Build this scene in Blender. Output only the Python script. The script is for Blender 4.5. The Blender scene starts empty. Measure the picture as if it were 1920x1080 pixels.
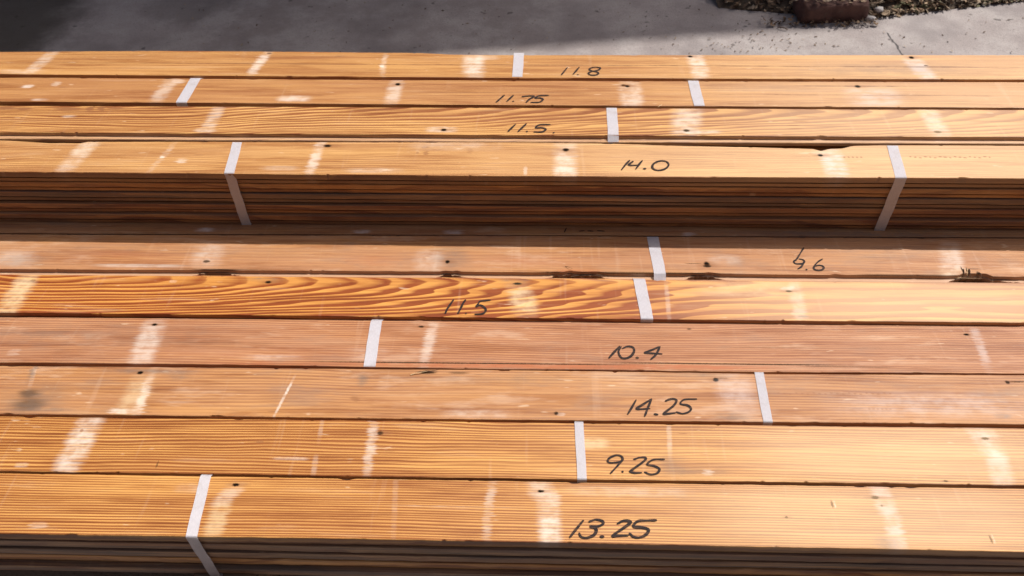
import bpy, bmesh, math, random
from mathutils import Vector, Matrix, noise

scene = bpy.context.scene
COL = scene.collection
R = math.radians

# ------------------------------------------------------------------ camera
FPX, PITCH, ROLL, YAW, CAM_H = 1507.8, R(45.732), R(-1.385), R(2.648), 0.93   # px at 1920 wide
_cp, _sp = math.cos(PITCH), math.sin(PITCH)
_F = Vector((0, _cp, -_sp)); _X = Vector((1, 0, 0)); _U = Vector((0, _sp, _cp))
_c, _s = math.cos(ROLL), math.sin(ROLL)
_X, _U = _c*_X + _s*_U, -_s*_X + _c*_U
_Z = Matrix.Rotation(YAW, 3, 'Z')
CX, CU, CF = _Z @ _X, _Z @ _U, _Z @ _F
CAM = Vector((0, 0, CAM_H))
cd = bpy.data.cameras.new('camera')
cam = bpy.data.objects.new('camera', cd); COL.objects.link(cam)
cam.matrix_world = Matrix(((CX.x, CU.x, -CF.x, 0), (CX.y, CU.y, -CF.y, 0), (CX.z, CU.z, -CF.z, CAM_H), (0, 0, 0, 1)))
cd.sensor_width = 36; cd.lens = FPX/1920*36; cd.clip_start = .02; cd.clip_end = 500
cd.dof.use_dof = True; cd.dof.focus_distance = 1.22; cd.dof.aperture_fstop = 9
scene.camera = cam

def ray(px, py):
    return CX*((px-960)/FPX) + CU*((540-py)/FPX) + CF
def unp(px, py, z):
    """where the picture point lies on the level plane z"""
    d = ray(px, py)
    return CAM + d*((z-CAM_H)/d.z)

# ------------------------------------------------------------------ light
SUN = Vector((0.60, 0.43, 1.0)).normalized()      # towards the sun: behind the stack, to the right
elev = math.asin(SUN.z); azim = math.atan2(SUN.x, SUN.y)
sl = bpy.data.lights.new('sun', 'SUN'); sl.energy = 4.5; sl.angle = R(.65); sl.color = (1, .955, .89)
so = bpy.data.objects.new('sun', sl); COL.objects.link(so)
so.rotation_euler = SUN.to_track_quat('Z', 'Y').to_euler(); so.location = (3, 3, 6)
W = bpy.data.worlds.new('World'); scene.world = W; W.use_nodes = True
nt = W.node_tree; bg = nt.nodes['Background']
sk = nt.nodes.new('ShaderNodeTexSky'); sk.sky_type = 'NISHITA'; sk.sun_disc = False
sk.sun_elevation = elev; sk.sun_rotation = azim; sk.dust_density = 4.5; sk.air_density = .8; sk.ozone_density = .3
nt.links.new(sk.outputs[0], bg.inputs[0]); bg.inputs[1].default_value = .11
scene.view_settings.view_transform = 'Standard'; scene.view_settings.look = 'None'
scene.view_settings.exposure = 0.08; scene.view_settings.gamma = 1

# ------------------------------------------------------------------ node helpers
class NT:
    def __init__(s, tree): s.t = tree
    def n(s, typ, **kw):
        nd = s.t.nodes.new(typ)
        for k, v in kw.items(): setattr(nd, k, v)
        return nd
    def put(s, sock, v):
        if isinstance(v, bpy.types.NodeSocket): s.t.links.new(v, sock)
        else: sock.default_value = v
    def m(s, op, a, b=None, c=None, clamp=False):
        nd = s.n('ShaderNodeMath', operation=op, use_clamp=clamp)
        s.put(nd.inputs[0], a)
        if b is not None: s.put(nd.inputs[1], b)
        if c is not None: s.put(nd.inputs[2], c)
        return nd.outputs[0]
    def noise(s, vec, scale=1., detail=2., rough=.5, w=None):
        nd = s.n('ShaderNodeTexNoise')
        if w is not None:
            nd.noise_dimensions = '4D'; s.put(nd.inputs['W'], w)
        s.put(nd.inputs['Vector'], vec); s.put(nd.inputs['Scale'], scale)
        s.put(nd.inputs['Detail'], detail); s.put(nd.inputs['Roughness'], rough)
        return nd.outputs['Fac']
    def xyz(s, x, y, z):
        nd = s.n('ShaderNodeCombineXYZ')
        for i, v in enumerate((x, y, z)): s.put(nd.inputs[i], v)
        return nd.outputs[0]
    def sep(s, v):
        nd = s.n('ShaderNodeSeparateXYZ'); s.put(nd.inputs[0], v); return nd.outputs
    def ss(s, v, a, b, lo=0., hi=1., kind='SMOOTHSTEP'):
        nd = s.n('ShaderNodeMapRange', interpolation_type=kind)
        s.put(nd.inputs[0], v); s.put(nd.inputs[1], a); s.put(nd.inputs[2], b); s.put(nd.inputs[3], lo); s.put(nd.inputs[4], hi)
        return nd.outputs[0]
    def mix(s, f, a, b, mode='MIX'):
        nd = s.n('ShaderNodeMix', data_type='RGBA', blend_type=mode)
        s.put(nd.inputs[0], f)
        for sock, v in ((nd.inputs[6], a), (nd.inputs[7], b)):
            s.put(sock, v if isinstance(v, bpy.types.NodeSocket) else (*v[:3], 1))
        return nd.outputs[2]

def new_mat(name):
    m = bpy.data.materials.new(name); m.use_nodes = True
    t = NT(m.node_tree); b = m.node_tree.nodes['Principled BSDF']
    return m, t, b

# group: one wood mark (a soft slanted patch, in board coordinates)
gm = bpy.data.node_groups.new('wood_mark', 'ShaderNodeTree')
for nme, typ in (('X', 'Float'), ('Y', 'Float'), ('Tex', 'Float'), ('XM', 'Float'), ('YM', 'Float'), ('K', 'Float'), ('IW', 'Float'), ('IH', 'Float'), ('Soft', 'Float'), ('Strength', 'Float'), ('Exp', 'Float')):
    gm.interface.new_socket(nme, in_out='INPUT', socket_type='NodeSocketFloat')
gm.interface.new_socket('Fac', in_out='OUTPUT', socket_type='NodeSocketFloat')
g = NT(gm); gi = g.n('NodeGroupInput').outputs; go = g.n('NodeGroupOutput')
dy = g.m('SUBTRACT', gi['Y'], gi['YM'])
dx = g.m('SUBTRACT', g.m('SUBTRACT', gi['X'], gi['XM']), g.m('MULTIPLY', dy, gi['K']))
a_ = g.m('MULTIPLY', g.m('ABSOLUTE', dx), gi['IW']); b_ = g.m('MULTIPLY', g.m('ABSOLUTE', dy), gi['IH'])
mx = g.m('POWER', g.m('ADD', g.m('POWER', a_, gi['Exp']), g.m('POWER', b_, gi['Exp'])), g.m('DIVIDE', 1., gi['Exp']))
lo = g.m('ADD', 1., gi['Soft']); hi = g.m('SUBTRACT', 1., gi['Soft'])
f = g.ss(mx, lo, hi)
f = g.m('MULTIPLY', g.m('MULTIPLY', f, gi['Tex']), g.m('MULTIPLY', gi['Strength'], 1.0), clamp=True)
g.put(go.inputs[0], f)

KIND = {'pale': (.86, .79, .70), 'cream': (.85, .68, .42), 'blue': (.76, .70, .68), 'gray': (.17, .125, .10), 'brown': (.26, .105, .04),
        'dark': (.055, .032, .02), 'hole': (.012, .008, .006), 'red': (.42, .13, .05), 'line': (.16, .07, .03), 'sap_sheen': (.80, .56, .34)}  # last kind: pale wash on right halves, sapwood tone plus sheen painted in

def wood(name, light, dark, freq=280., yc=.3, d0=.02, s=0., cap=.5, contrast=.8, wob=.004, seed=0., pink=0., marks=(), rnd=False, rough=.53, grey=0.0, side=None):
    """pine with growth rings: distance from a (tilted) pith line, so straight grain or cathedrals by where the pith lies"""
    m, t, b = new_mat(name)
    light = (light[0]*.97, light[1]*.875, light[2]*.63); dark = (dark[0]*.64, dark[1]*.51, dark[2]*.40)
    tc = t.n('ShaderNodeTexCoord').outputs['Object']
    if rnd:
        oi = t.n('ShaderNodeObjectInfo').outputs['Random']
        sd = t.m('MULTIPLY_ADD', oi, 40., seed)
    else: sd = float(seed)
    x, y, z = t.sep(tc)
    lowv = t.xyz(t.m('MULTIPLY', x, 2.2), t.m('MULTIPLY', y, 9.), t.m('MULTIPLY', z, 9.))
    n1 = t.noise(lowv, 1., 2., .5, sd)
    n2 = t.noise(t.xyz(t.m('MULTIPLY', x, 9.), t.m('MULTIPLY', y, 30.), z), 1., 2., .55, sd)
    wv = t.m('ADD', t.m('MULTIPLY', t.m('SUBTRACT', n1, .5), wob*6.5), t.m('MULTIPLY', t.m('SUBTRACT', n2, .5), wob*.7))
    yy = t.m('ADD', t.m('SUBTRACT', y, yc), wv)
    zz = t.m('ADD', t.m('SMOOTH_MIN', t.m('MULTIPLY_ADD', x, s, d0), cap, .04), t.m('ADD', z, t.m('MULTIPLY', t.m('SUBTRACT', n2, .5), abs(s)*.06)))
    r = t.m('SQRT', t.m('ADD', t.m('MULTIPLY', yy, yy), t.m('MULTIPLY', zz, zz)))
    r = t.m('MULTIPLY', r, freq)
    r = t.m('ADD', r, t.m('MULTIPLY', t.noise(t.xyz(t.m('MULTIPLY', x, .7), t.m('MULTIPLY', y, 45.), 0.), 1., 1., .5, sd), 2.5))
    fr = t.m('FRACT', r)
    rp = t.n('ShaderNodeValToRGB'); t.put(rp.inputs[0], fr); cr = rp.color_ramp
    cr.elements[0].position = 0; cr.elements[0].color = (0, 0, 0, 1)
    cr.elements[1].position = 1; cr.elements[1].color = (0, 0, 0, 1)
    for p, v in ((.30, .10), (.58, .6), (.76, 1.), (.92, .85)):
        e = cr.elements.new(p); e.color = (v, v, v, 1)
    ring = rp.outputs[0]
    fib = t.noise(t.xyz(t.m('MULTIPLY', x, 7.), t.m('MULTIPLY', y, 650.), t.m('MULTIPLY', z, 650.)), 1., 3., .6, sd)
    fib2 = t.noise(t.xyz(t.m('MULTIPLY', x, 3.), t.m('MULTIPLY', y, 140.), t.m('MULTIPLY', z, 140.)), 1., 3., .6, sd)
    amp = t.ss(t.noise(t.xyz(t.m('MULTIPLY', x, 1.6), t.m('MULTIPLY', y, 22.), 3.), 1., 2., .5, sd), .3, .62, .45, 1.25)
    fac = t.m('MULTIPLY', t.m('MULTIPLY', ring, amp), contrast*1.4)
    fac = t.m('ADD', fac, t.m('MULTIPLY', t.m('SUBTRACT', fib2, .47), 1.5))
    fac = t.m('ADD', fac, t.m('MULTIPLY', t.m('SUBTRACT', fib, .5), 1.0), clamp=True)
    col = t.mix(fac, light, dark)
    # broad tone drift and pinkish / grey weathering
    blot = t.noise(t.xyz(t.m('MULTIPLY', x, 3.), t.m('MULTIPLY', y, 14.), 7.), 1., 3., .55, sd)
    col = t.mix(t.ss(blot, .3, .75, 0., .38), col, tuple(c*k for c, k in zip(dark, (1.15, 1.1, 1.1))))
    if pink:
        pk = t.noise(t.xyz(t.m('MULTIPLY', x, 4.), t.m('MULTIPLY', y, 25.), 11.), 1., 3., .6, sd)
        col = t.mix(t.ss(pk, .3, .6, pink*.35, pink), col, (.44, .22, .125))
    tone = t.noise(t.xyz(t.m('MULTIPLY', x, 1.1), t.m('MULTIPLY', y, 4.), 17.), 1., 2., .5, sd)
    col = t.mix(t.ss(tone, .35, .65, 0., .35), col, t.mix(1., col, (.80, .70, .60), 'MULTIPLY'))
    st2 = t.noise(t.xyz(t.m('MULTIPLY', x, 5.), t.m('MULTIPLY', y, 70.), 27.), 1., 4., .65, sd)
    col = t.mix(t.ss(st2, .47, .66, 0., .8), col, t.mix(1., col, (.66, .52, .42), 'MULTIPLY'))
    col = t.mix(t.ss(st2, .45, .28, 0., .18), col, (.76, .54, .34))
    if pink > .3:   # old weathered faces: grey and cream clouding
        mo = t.noise(t.xyz(t.m('MULTIPLY', x, 8.), t.m('MULTIPLY', y, 34.), 31.), 1., 4., .65, sd)
        col = t.mix(t.ss(mo, .52, .70, 0., .42), col, (.27, .165, .115))
        col = t.mix(t.ss(mo, .46, .30, 0., .34), col, (.66, .46, .32))
        m2 = t.noise(t.xyz(t.m('MULTIPLY', x, 20.), t.m('MULTIPLY', y, 55.), 41.), 1., 3., .65, sd)
        col = t.mix(t.ss(m2, .60, .74, 0., .4), col, (.30, .13, .06))
    # scattered pale planer flecks and darker pitch flecks
    fl0 = t.noise(t.xyz(t.m('MULTIPLY', x, 40.), t.m('MULTIPLY', y, 60.), 1.), 1., 3., .6, sd)
    fl = t.noise(t.xyz(t.m('MULTIPLY', x, 26.), t.m('MULTIPLY', y, 120.), 5.), 1., 2., .6, sd)
    col = t.mix(t.ss(fl, .67, .75, 0., .4), col, (.78, .60, .42))
    fl = t.noise(t.xyz(t.m('MULTIPLY', x, 14.), t.m('MULTIPLY', y, 190.), 9.), 1., 2., .6, sd)
    col = t.mix(t.ss(fl, .68, .76, 0., .55), col, (.20, .085, .035))
    # faint cross-wise machine / saw marks
    saw = t.noise(t.xyz(t.m('MULTIPLY', x, 60.), t.m('MULTIPLY', y, 5.), 2.), 1., 2., .6, sd)
    col = t.mix(t.ss(saw, .6, .75, 0., .09), col, (.80, .62, .46))
    hole = None
    if marks:
        dn = t.noise(t.xyz(t.m('MULTIPLY', x, 12.), t.m('MULTIPLY', y, 420.), 0.), 1., 3., .65, seed+3.)
        xd = t.m('ADD', x, t.m('MULTIPLY', t.m('SUBTRACT', dn, .5), .028))
        yd = t.m('ADD', y, t.m('MULTIPLY', t.m('SUBTRACT', t.noise(t.xyz(t.m('MULTIPLY', x, 70.), t.m('MULTIPLY', y, 70.), 4.), 1., 2., .6, seed+1.), .5), .004))
        tx = t.ss(t.m('ADD', t.m('MULTIPLY', fib2, .45), t.m('MULTIPLY', fl0, .55)), .38, .60, .28, 1.12)
        hd = t.m('SUBTRACT', t.noise(tc, 420., 2., .6), .5); xh = t.m('MULTIPLY_ADD', hd, .0035, x); yh = t.m('MULTIPLY_ADD', t.m('SUBTRACT', t.noise(t.xyz(y, x, 3.), 500., 2., .6), .5), .0018, y)
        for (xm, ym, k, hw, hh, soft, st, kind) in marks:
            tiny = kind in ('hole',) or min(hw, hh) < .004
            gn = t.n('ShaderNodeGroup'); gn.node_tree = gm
            t.put(gn.inputs['X'], xh if tiny else xd); t.put(gn.inputs['Y'], yh if tiny and kind != 'line' else (y if tiny else yd)); t.put(gn.inputs['Tex'], 1. if kind in ('hole', 'sap_sheen', 'dark') or (kind == 'brown' and hw < .03) else tx)
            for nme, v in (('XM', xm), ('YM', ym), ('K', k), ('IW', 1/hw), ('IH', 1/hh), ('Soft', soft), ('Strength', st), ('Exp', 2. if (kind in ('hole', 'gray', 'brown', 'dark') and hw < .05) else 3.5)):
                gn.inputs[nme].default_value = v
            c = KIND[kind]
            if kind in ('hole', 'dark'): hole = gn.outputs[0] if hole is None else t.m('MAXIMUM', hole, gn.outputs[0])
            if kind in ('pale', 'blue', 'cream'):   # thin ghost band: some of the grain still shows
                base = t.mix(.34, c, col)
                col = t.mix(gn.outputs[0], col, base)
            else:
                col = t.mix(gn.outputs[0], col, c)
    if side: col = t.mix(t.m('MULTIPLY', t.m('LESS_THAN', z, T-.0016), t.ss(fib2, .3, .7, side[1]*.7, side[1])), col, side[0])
    if grey: col = t.mix(t.ss(t.noise(t.xyz(t.m('MULTIPLY', x, 5.), t.m('MULTIPLY', y, 60.), t.m('MULTIPLY', z, 160.)), 1., 3., .6, sd), .3, .7, grey*.3, min(1., grey*1.9)), col, (.115, .092, .078))
    t.put(b.inputs['Base Color'], col)
    t.put(b.inputs['Roughness'], t.m('ADD', rough, t.m('MULTIPLY', fib2, .12)))
    if hole is None: b.inputs['Specular IOR Level'].default_value = .5
    else: t.put(b.inputs['Specular IOR Level'], t.m('MULTIPLY_ADD', hole, -.35, .35))
    bp = t.n('ShaderNodeBump'); bp.inputs['Strength'].default_value = .55; bp.inputs['Distance'].default_value = .0009
    t.put(bp.inputs['Height'], t.m('ADD', t.m('ADD', fib, t.m('MULTIPLY', ring, -.35)), t.m('MULTIPLY', saw, .25)))
    t.put(b.inputs['Normal'], bp.outputs[0])
    return m

# ------------------------------------------------------------------ object helpers
def mesh_obj(name, verts, faces, mats, parent=None, smooth=False, loc=(0, 0, 0), fmat=None):
    me = bpy.data.meshes.new(name); me.from_pydata(verts, [], faces)
    for m in (mats if isinstance(mats, (list, tuple)) else [mats]): me.materials.append(m)
    if fmat: me.polygons.foreach_set('material_index', fmat)
    if smooth: me.polygons.foreach_set('use_smooth', [True]*len(me.polygons))
    me.update()
    o = bpy.data.objects.new(name, me); COL.objects.link(o); o.location = loc
    if parent: o.parent = parent
    return o
def share(src, parent, loc, rot=(0, 0, 0)):
    o = src.copy(); COL.objects.link(o); o.parent = parent; o.location = loc; o.rotation_euler = rot
    return o
def empty(name, loc, rz=0.):
    o = bpy.data.objects.new(name, None); COL.objects.link(o); o.location = loc; o.rotation_euler = (0, 0, rz)
    o.empty_display_size = .05
    return o
def tag(o, label=None, cat=None, group=None, kind=None):
    for k, v in (('label', label), ('category', cat), ('group', group), ('kind', kind)):
        if v: o[k] = v
    return o
def lerp_poly(poly, x):
    if x <= poly[0][0]: return poly[0][1]
    for (x0, y0), (x1, y1) in zip(poly, poly[1:]):
        if x <= x1: return y0 + (y1-y0)*(x-x0)/max(x1-x0, 1e-9)
    return poly[-1][1]

T = 0.02262          # board thickness
TP = 0.02272         # pitch of the layers
NL = 5               # boards in a bundle
HB = NL*TP
TG = .0092           # tongue length

def profile(w, tongue_front, tout=1.):
    """closed (y, z, tongue?) loop, groove at y=0 and tongue at y=w, or mirrored"""
    e = .0011; lo = .0035; gd = .0095
    P = [(0, .52*T, 0), (0, T-e, 0), (.3*e, T-.3*e, 0), (e, T, 0), (w-e, T, 0), (w-.3*e, T-.3*e, 0), (w, T-e, 0), (w, .70*T, 0),
         (w+TG*.9, .69*T, 1), (w+TG, .65*T, 1), (w+TG, .42*T, 1), (w+TG*.9, .37*T, 1), (w, .36*T, 0), (w-.001, e, 0), (w-.001-e, 0, 0),
         (lo+e, 0, 0), (lo, e, 0), (lo, .31*T, 0), (gd, .31*T, 0), (gd, .52*T, 0)]
    if tongue_front:
        P = [(w-y, z, k) for y, z, k in P][::-1]
    return P

def board_mesh(name, w, tongue_front, x0, x1, step, front=None, back=None, tongue=None, seed=0, rough=.00022):
    P = profile(w, tongue_front)
    xs = []; x = x0
    while x < x1-1e-6:
        xs.append(x); x += step if abs(x) < 1.05 else step*6
    xs.append(x1)
    V = []; F = []; n = len(P)
    for x in xs:
        fo = front(x) if front else 0.; bo = back(x) if back else 0.
        fo += rough*noise.noise(Vector((x*38, seed, 0)))*2.2 + rough*noise.noise(Vector((x*160, seed, 5)))
        bo += rough*noise.noise(Vector((x*38, seed, 9)))*2.2 + rough*noise.noise(Vector((x*160, seed, 15)))
        fo += .0007*noise.noise(Vector((x*6, seed, 40))); bo += .0007*noise.noise(Vector((x*6, seed, 50)))
        cf = max(0, noise.noise(Vector((x*30, seed, 60)))-.40)*.005+max(0, noise.noise(Vector((x*110, seed, 62)))-.45)*.006
        cb = max(0, noise.noise(Vector((x*30, seed, 70)))-.40)*.005+max(0, noise.noise(Vector((x*110, seed, 72)))-.45)*.006
        tk = tongue(x) if tongue else 1.
        dz = .0004*noise.noise(Vector((x*2.2, seed, 30)))
        for (y, z, k) in P:
            u = min(max(y/w, 0), 1)
            off = fo*(1-u) + bo*u
            yy = y
            if k:
                if y < w/2: yy = -(-y)*tk if y < 0 else y
                if y < 0: yy += (noise.noise(Vector((x*60, seed, 3)))*.0005)
            zc = z
            if z > T*.9:
                if y < .003: yy += cf; zc -= cf*.7 if y < .0008 else 0
                elif y > w-.003: yy -= cb; zc -= cb*.7 if y > w-.0008 else 0
            V.append((x, yy+off, zc+(dz if z > T*.9 else 0)))
    m = len(xs)
    for i in range(m-1):
        for j in range(n):
            a = i*n+j; b = i*n+(j+1) % n
            F.append((a, b, b+n, a+n))
    F.append(tuple(range(n-1, -1, -1))); F.append(tuple((m-1)*n+j for j in range(n)))
    # orient outward
    me = bpy.data.meshes.new(name); me.from_pydata(V, [], F)
    bm = bmesh.new(); bm.from_mesh(me); bmesh.ops.recalc_face_normals(bm, faces=bm.faces); bm.to_mesh(me); bm.free()
    return me

# ------------------------------------------------------------------ other materials
strap_m, t, b = new_mat('white_woven_strap')
uv = t.n('ShaderNodeTexCoord').outputs['UV']; u, v, _ = t.sep(uv)
rib = t.m('SINE', t.m('MULTIPLY', u, 2*math.pi*11))
nz = t.noise(t.xyz(t.m('MULTIPLY', u, 14.), t.m('MULTIPLY', v, 3.), 0.), 1., 3., .6)
c = t.mix(t.ss(t.m('ADD', t.m('MULTIPLY', rib, .25), nz), .2, 1.), (.72, .70, .76), (.93, .93, .98))
wz = t.n('ShaderNodeTexCoord').outputs['Object']; c = t.mix(t.ss(t.noise(wz, 55., 4., .65), .5, .75, 0., .3), c, (.55, .46, .42))
t.put(b.inputs['Base Color'], c); b.inputs['Roughness'].default_value = .33
bp = t.n('ShaderNodeBump'); bp.inputs['Strength'].default_value = .6; bp.inputs['Distance'].default_value = .0003
t.put(bp.inputs['Height'], t.m('ADD', rib, nz)); t.put(b.inputs['Normal'], bp.outputs[0])
tr = t.n('ShaderNodeBsdfTranslucent'); t.put(tr.inputs[0], c)
tp = t.n('ShaderNodeBsdfTransparent')
mx1 = t.n('ShaderNodeMixShader'); mx1.inputs[0].default_value = .22; t.put(mx1.inputs[1], b.outputs[0]); t.put(mx1.inputs[2], tr.outputs[0])
mx2 = t.n('ShaderNodeMixShader'); mx2.inputs[0].default_value = .34; t.put(mx2.inputs[1], mx1.outputs[0]); t.put(mx2.inputs[2], tp.outputs[0])
t.put(strap_m.node_tree.nodes['Material Output'].inputs[0], mx2.outputs[0])

ink_m, t, b = new_mat('black_marker_ink')
tc = t.n('ShaderNodeTexCoord').outputs['Object']; x, y, z = t.sep(tc)
nz = t.noise(t.xyz(t.m('MULTIPLY', x, 50.), t.m('MULTIPLY', y, 800.), 0.), 1., 3., .65)
t.put(b.inputs['Base Color'], t.mix(t.ss(nz, .50, .68, 0., .6), (.016, .011, .012), (.20, .095, .045)))
b.inputs['Roughness'].default_value = .7; b.inputs['Specular IOR Level'].default_value = .2

# ------------------------------------------------------------------ numbers, traced as pen strokes (picture points)
def S(x0, y0, k, *strokes):
    return [[(x0+u/k, y0+v/k) for u, v in s] for s in strokes]
def oval(cx, cy, rx, ry, sh, n=16, a0=-50):
    return [(cx+rx*math.cos(R(a0+i*378/n))-sh*math.sin(R(a0+i*378/n)), cy+ry*math.sin(R(a0+i*378/n))) for i in range(n+1)]
INK = {
 '11.8': (S(1020, 90, 4.154, [(135, 212), (182, 154)], [(226, 208), (250, 180), (274, 152)], [(260, 210), (268, 210)],
            [(437, 158), (400, 150), (362, 160), (354, 172), (380, 182), (415, 190), (424, 202), (400, 213), (362, 212), (346, 198), (374, 185), (420, 175), (438, 162), (434, 154)]), .0038),
 '11.75': (S(640, 0, 3, [(872, 576), (916, 537)], [(930, 573), (968, 537)], [(964, 571), (970, 571)], [(1018, 545), (1052, 541), (1084, 543), (1058, 560), (1040, 577)],
            [(1166, 538), (1112, 540), (1092, 553), (1120, 553), (1134, 562), (1114, 576), (1066, 578)]), .0039),
 '11.5back': (S(640, 0, 3, [(936, 743), (980, 700)], [(993, 743), (1040, 698)], [(1041, 741), (1047, 741)], [(1174, 702), (1116, 703), (1094, 720), (1130, 720), (1150, 729), (1128, 744), (1084, 743)], [(1192, 748), (1197, 748)]), .0039),
 '14.0': (S(1020, 90, 4.154, [(604, 950), (634, 912), (666, 878)], [(694, 884), (662, 914), (742, 914)], [(766, 878), (740, 910), (714, 946)], [(776, 943), (793, 942)], oval(907, 918, 62, 37, 14)), .0038),
 '9.6': (S(1460, 450, 12, [(562, 182), (470, 330), (400, 440), (342, 485), (372, 532), (450, 542), (545, 532), (576, 484), (535, 445), (462, 432)], [(552, 540), (505, 610), (432, 655)], [(615, 670), (635, 670)],
            [(985, 432), (880, 500), (805, 590), (792, 650), (850, 682), (950, 682), (1014, 640), (985, 588), (900, 575), (822, 592)]), .0033),
 '11.5front': (S(820, 540, 15.425, [(232, 742), (290, 610), (395, 455), (470, 345)], [(598, 742), (680, 590), (740, 460), (815, 355)], [(822, 741), (836, 741)],
            [(1535, 358), (1380, 372), (1240, 392), (1180, 470), (1130, 545), (1240, 505), (1350, 560), (1402, 640), (1350, 730), (1240, 762), (1090, 768)]), .0037),
 '10.4': (S(1120, 630, 6.75, [(148, 280), (215, 205), (282, 133)], [(302, 138), (268, 200), (296, 270), (350, 287), (425, 258), (466, 192), (448, 146), (380, 136), (318, 162)], [(492, 278), (518, 279)],
            [(775, 142), (690, 180), (598, 216), (700, 222), (818, 230)], [(792, 138), (745, 235), (676, 300)]), .0035),
 '14.25': (S(1120, 630, 6.75, [(490, 812), (430, 918), (384, 994)], [(684, 802), (590, 862), (498, 926), (664, 922)], [(686, 800), (645, 900), (600, 1018)], [(722, 992), (764, 997)],
            [(862, 828), (905, 808), (965, 800), (1002, 822), (960, 890), (838, 986), (900, 986), (988, 976)], [(1254, 802), (1100, 808), (1052, 862), (1140, 880), (1184, 920), (1160, 962), (1080, 986), (1000, 966)]), .0034),
 '9.25': (S(1040, 840, 6, [(748, 156), (690, 166), (622, 168), (596, 148), (622, 112), (690, 84), (746, 94), (764, 128), (742, 162), (690, 222), (628, 288)], [(758, 268), (770, 269)],
            [(893, 130), (955, 110), (1022, 112), (1005, 150), (872, 248), (850, 268), (900, 282), (978, 281)], [(1232, 130), (1110, 134), (1040, 188), (1120, 205), (1178, 240), (1152, 286), (1080, 300), (1012, 274)]), .0032),
 '13.25': (S(1040, 840, 6, [(172, 1006), (240, 918), (322, 818)], [(388, 832), (460, 808), (532, 822), (544, 856), (480, 886), (398, 886), (450, 898), (468, 940), (432, 988), (360, 1012), (300, 1002), (276, 962)], [(516, 1000), (550, 1001)],
            [(708, 852), (780, 820), (846, 828), (832, 862), (654, 988), (720, 988), (826, 986)], [(1142, 815), (1040, 818), (938, 824), (886, 884), (980, 896), (1054, 920), (1032, 972), (960, 1008), (890, 1002), (842, 962)]), .0036),
 'faint': ([[(1062, 428), (1058, 436)], [(1086, 434), (1096, 433)], [(1102, 433), (1112, 434)], [(1120, 433), (1133, 434)]], .0022),
}
def catmull(P, n=7):
    if len(P) < 3:
        return [P[0].lerp(P[-1], i/n) for i in range(n+1)]
    out = []
    for i in range(len(P)-1):
        p0 = P[i-1] if i else P[0]*2-P[1]; p1 = P[i]; p2 = P[i+1]; p3 = P[i+2] if i+2 < len(P) else P[-1]*2-P[-2]
        for j in range(n):
            s = j/n
            out.append(.5*((2*p1)+(p2-p0)*s+(2*p0-5*p1+4*p2-p3)*s*s+(3*p1-p0-3*p2+p3)*s**3))
    out.append(P[-1]); return out
def ink(key, parent, inv, ztop, lab):
    strokes, wd = INK[key]; V = []; F = []; rr = random.Random(hash(key) % 7 + 3)
    lv = 0
    for s in strokes:
        P = catmull([inv @ unp(px, py, ztop) for px, py in s]); n = len(P)
        lv += 1; zt = P[0].z + .0007 + lv*.00004
        base = len(V)
        for i, p in enumerate(P):
            d = (P[min(i+1, n-1)] - P[max(i-1, 0)]); d.z = 0
            if d.length < 1e-6: d = Vector((1, 0, 0))
            d.normalize(); nn = Vector((-d.y, d.x, 0))
            q = i/(n-1); h = wd*.51*(.78+.3*noise.noise(Vector((p.x*90, p.y*90, lv)))+.25*(1-abs(2*q-1)))
            e = -1 if i == 0 else (1 if i == n-1 else 0)
            pc = p + d*e*h*.6
            if e: h *= .62
            zq = zt+q*.00003; V.append((pc.x+nn.x*h, pc.y+nn.y*h, zq)); V.append((pc.x-nn.x*h, pc.y-nn.y*h, zq))
        for i in range(n-1):
            a = base+2*i; F.append((a, a+1, a+3, a+2))
    o = mesh_obj('handwritten_number', V, F, ink_m, parent)
    if key == 'faint': o.name = 'marker_trace'; o['label'] = 'faint marker traces'; o['kind'] = 'stuff'
    else: o['label'] = lab
    return o

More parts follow.
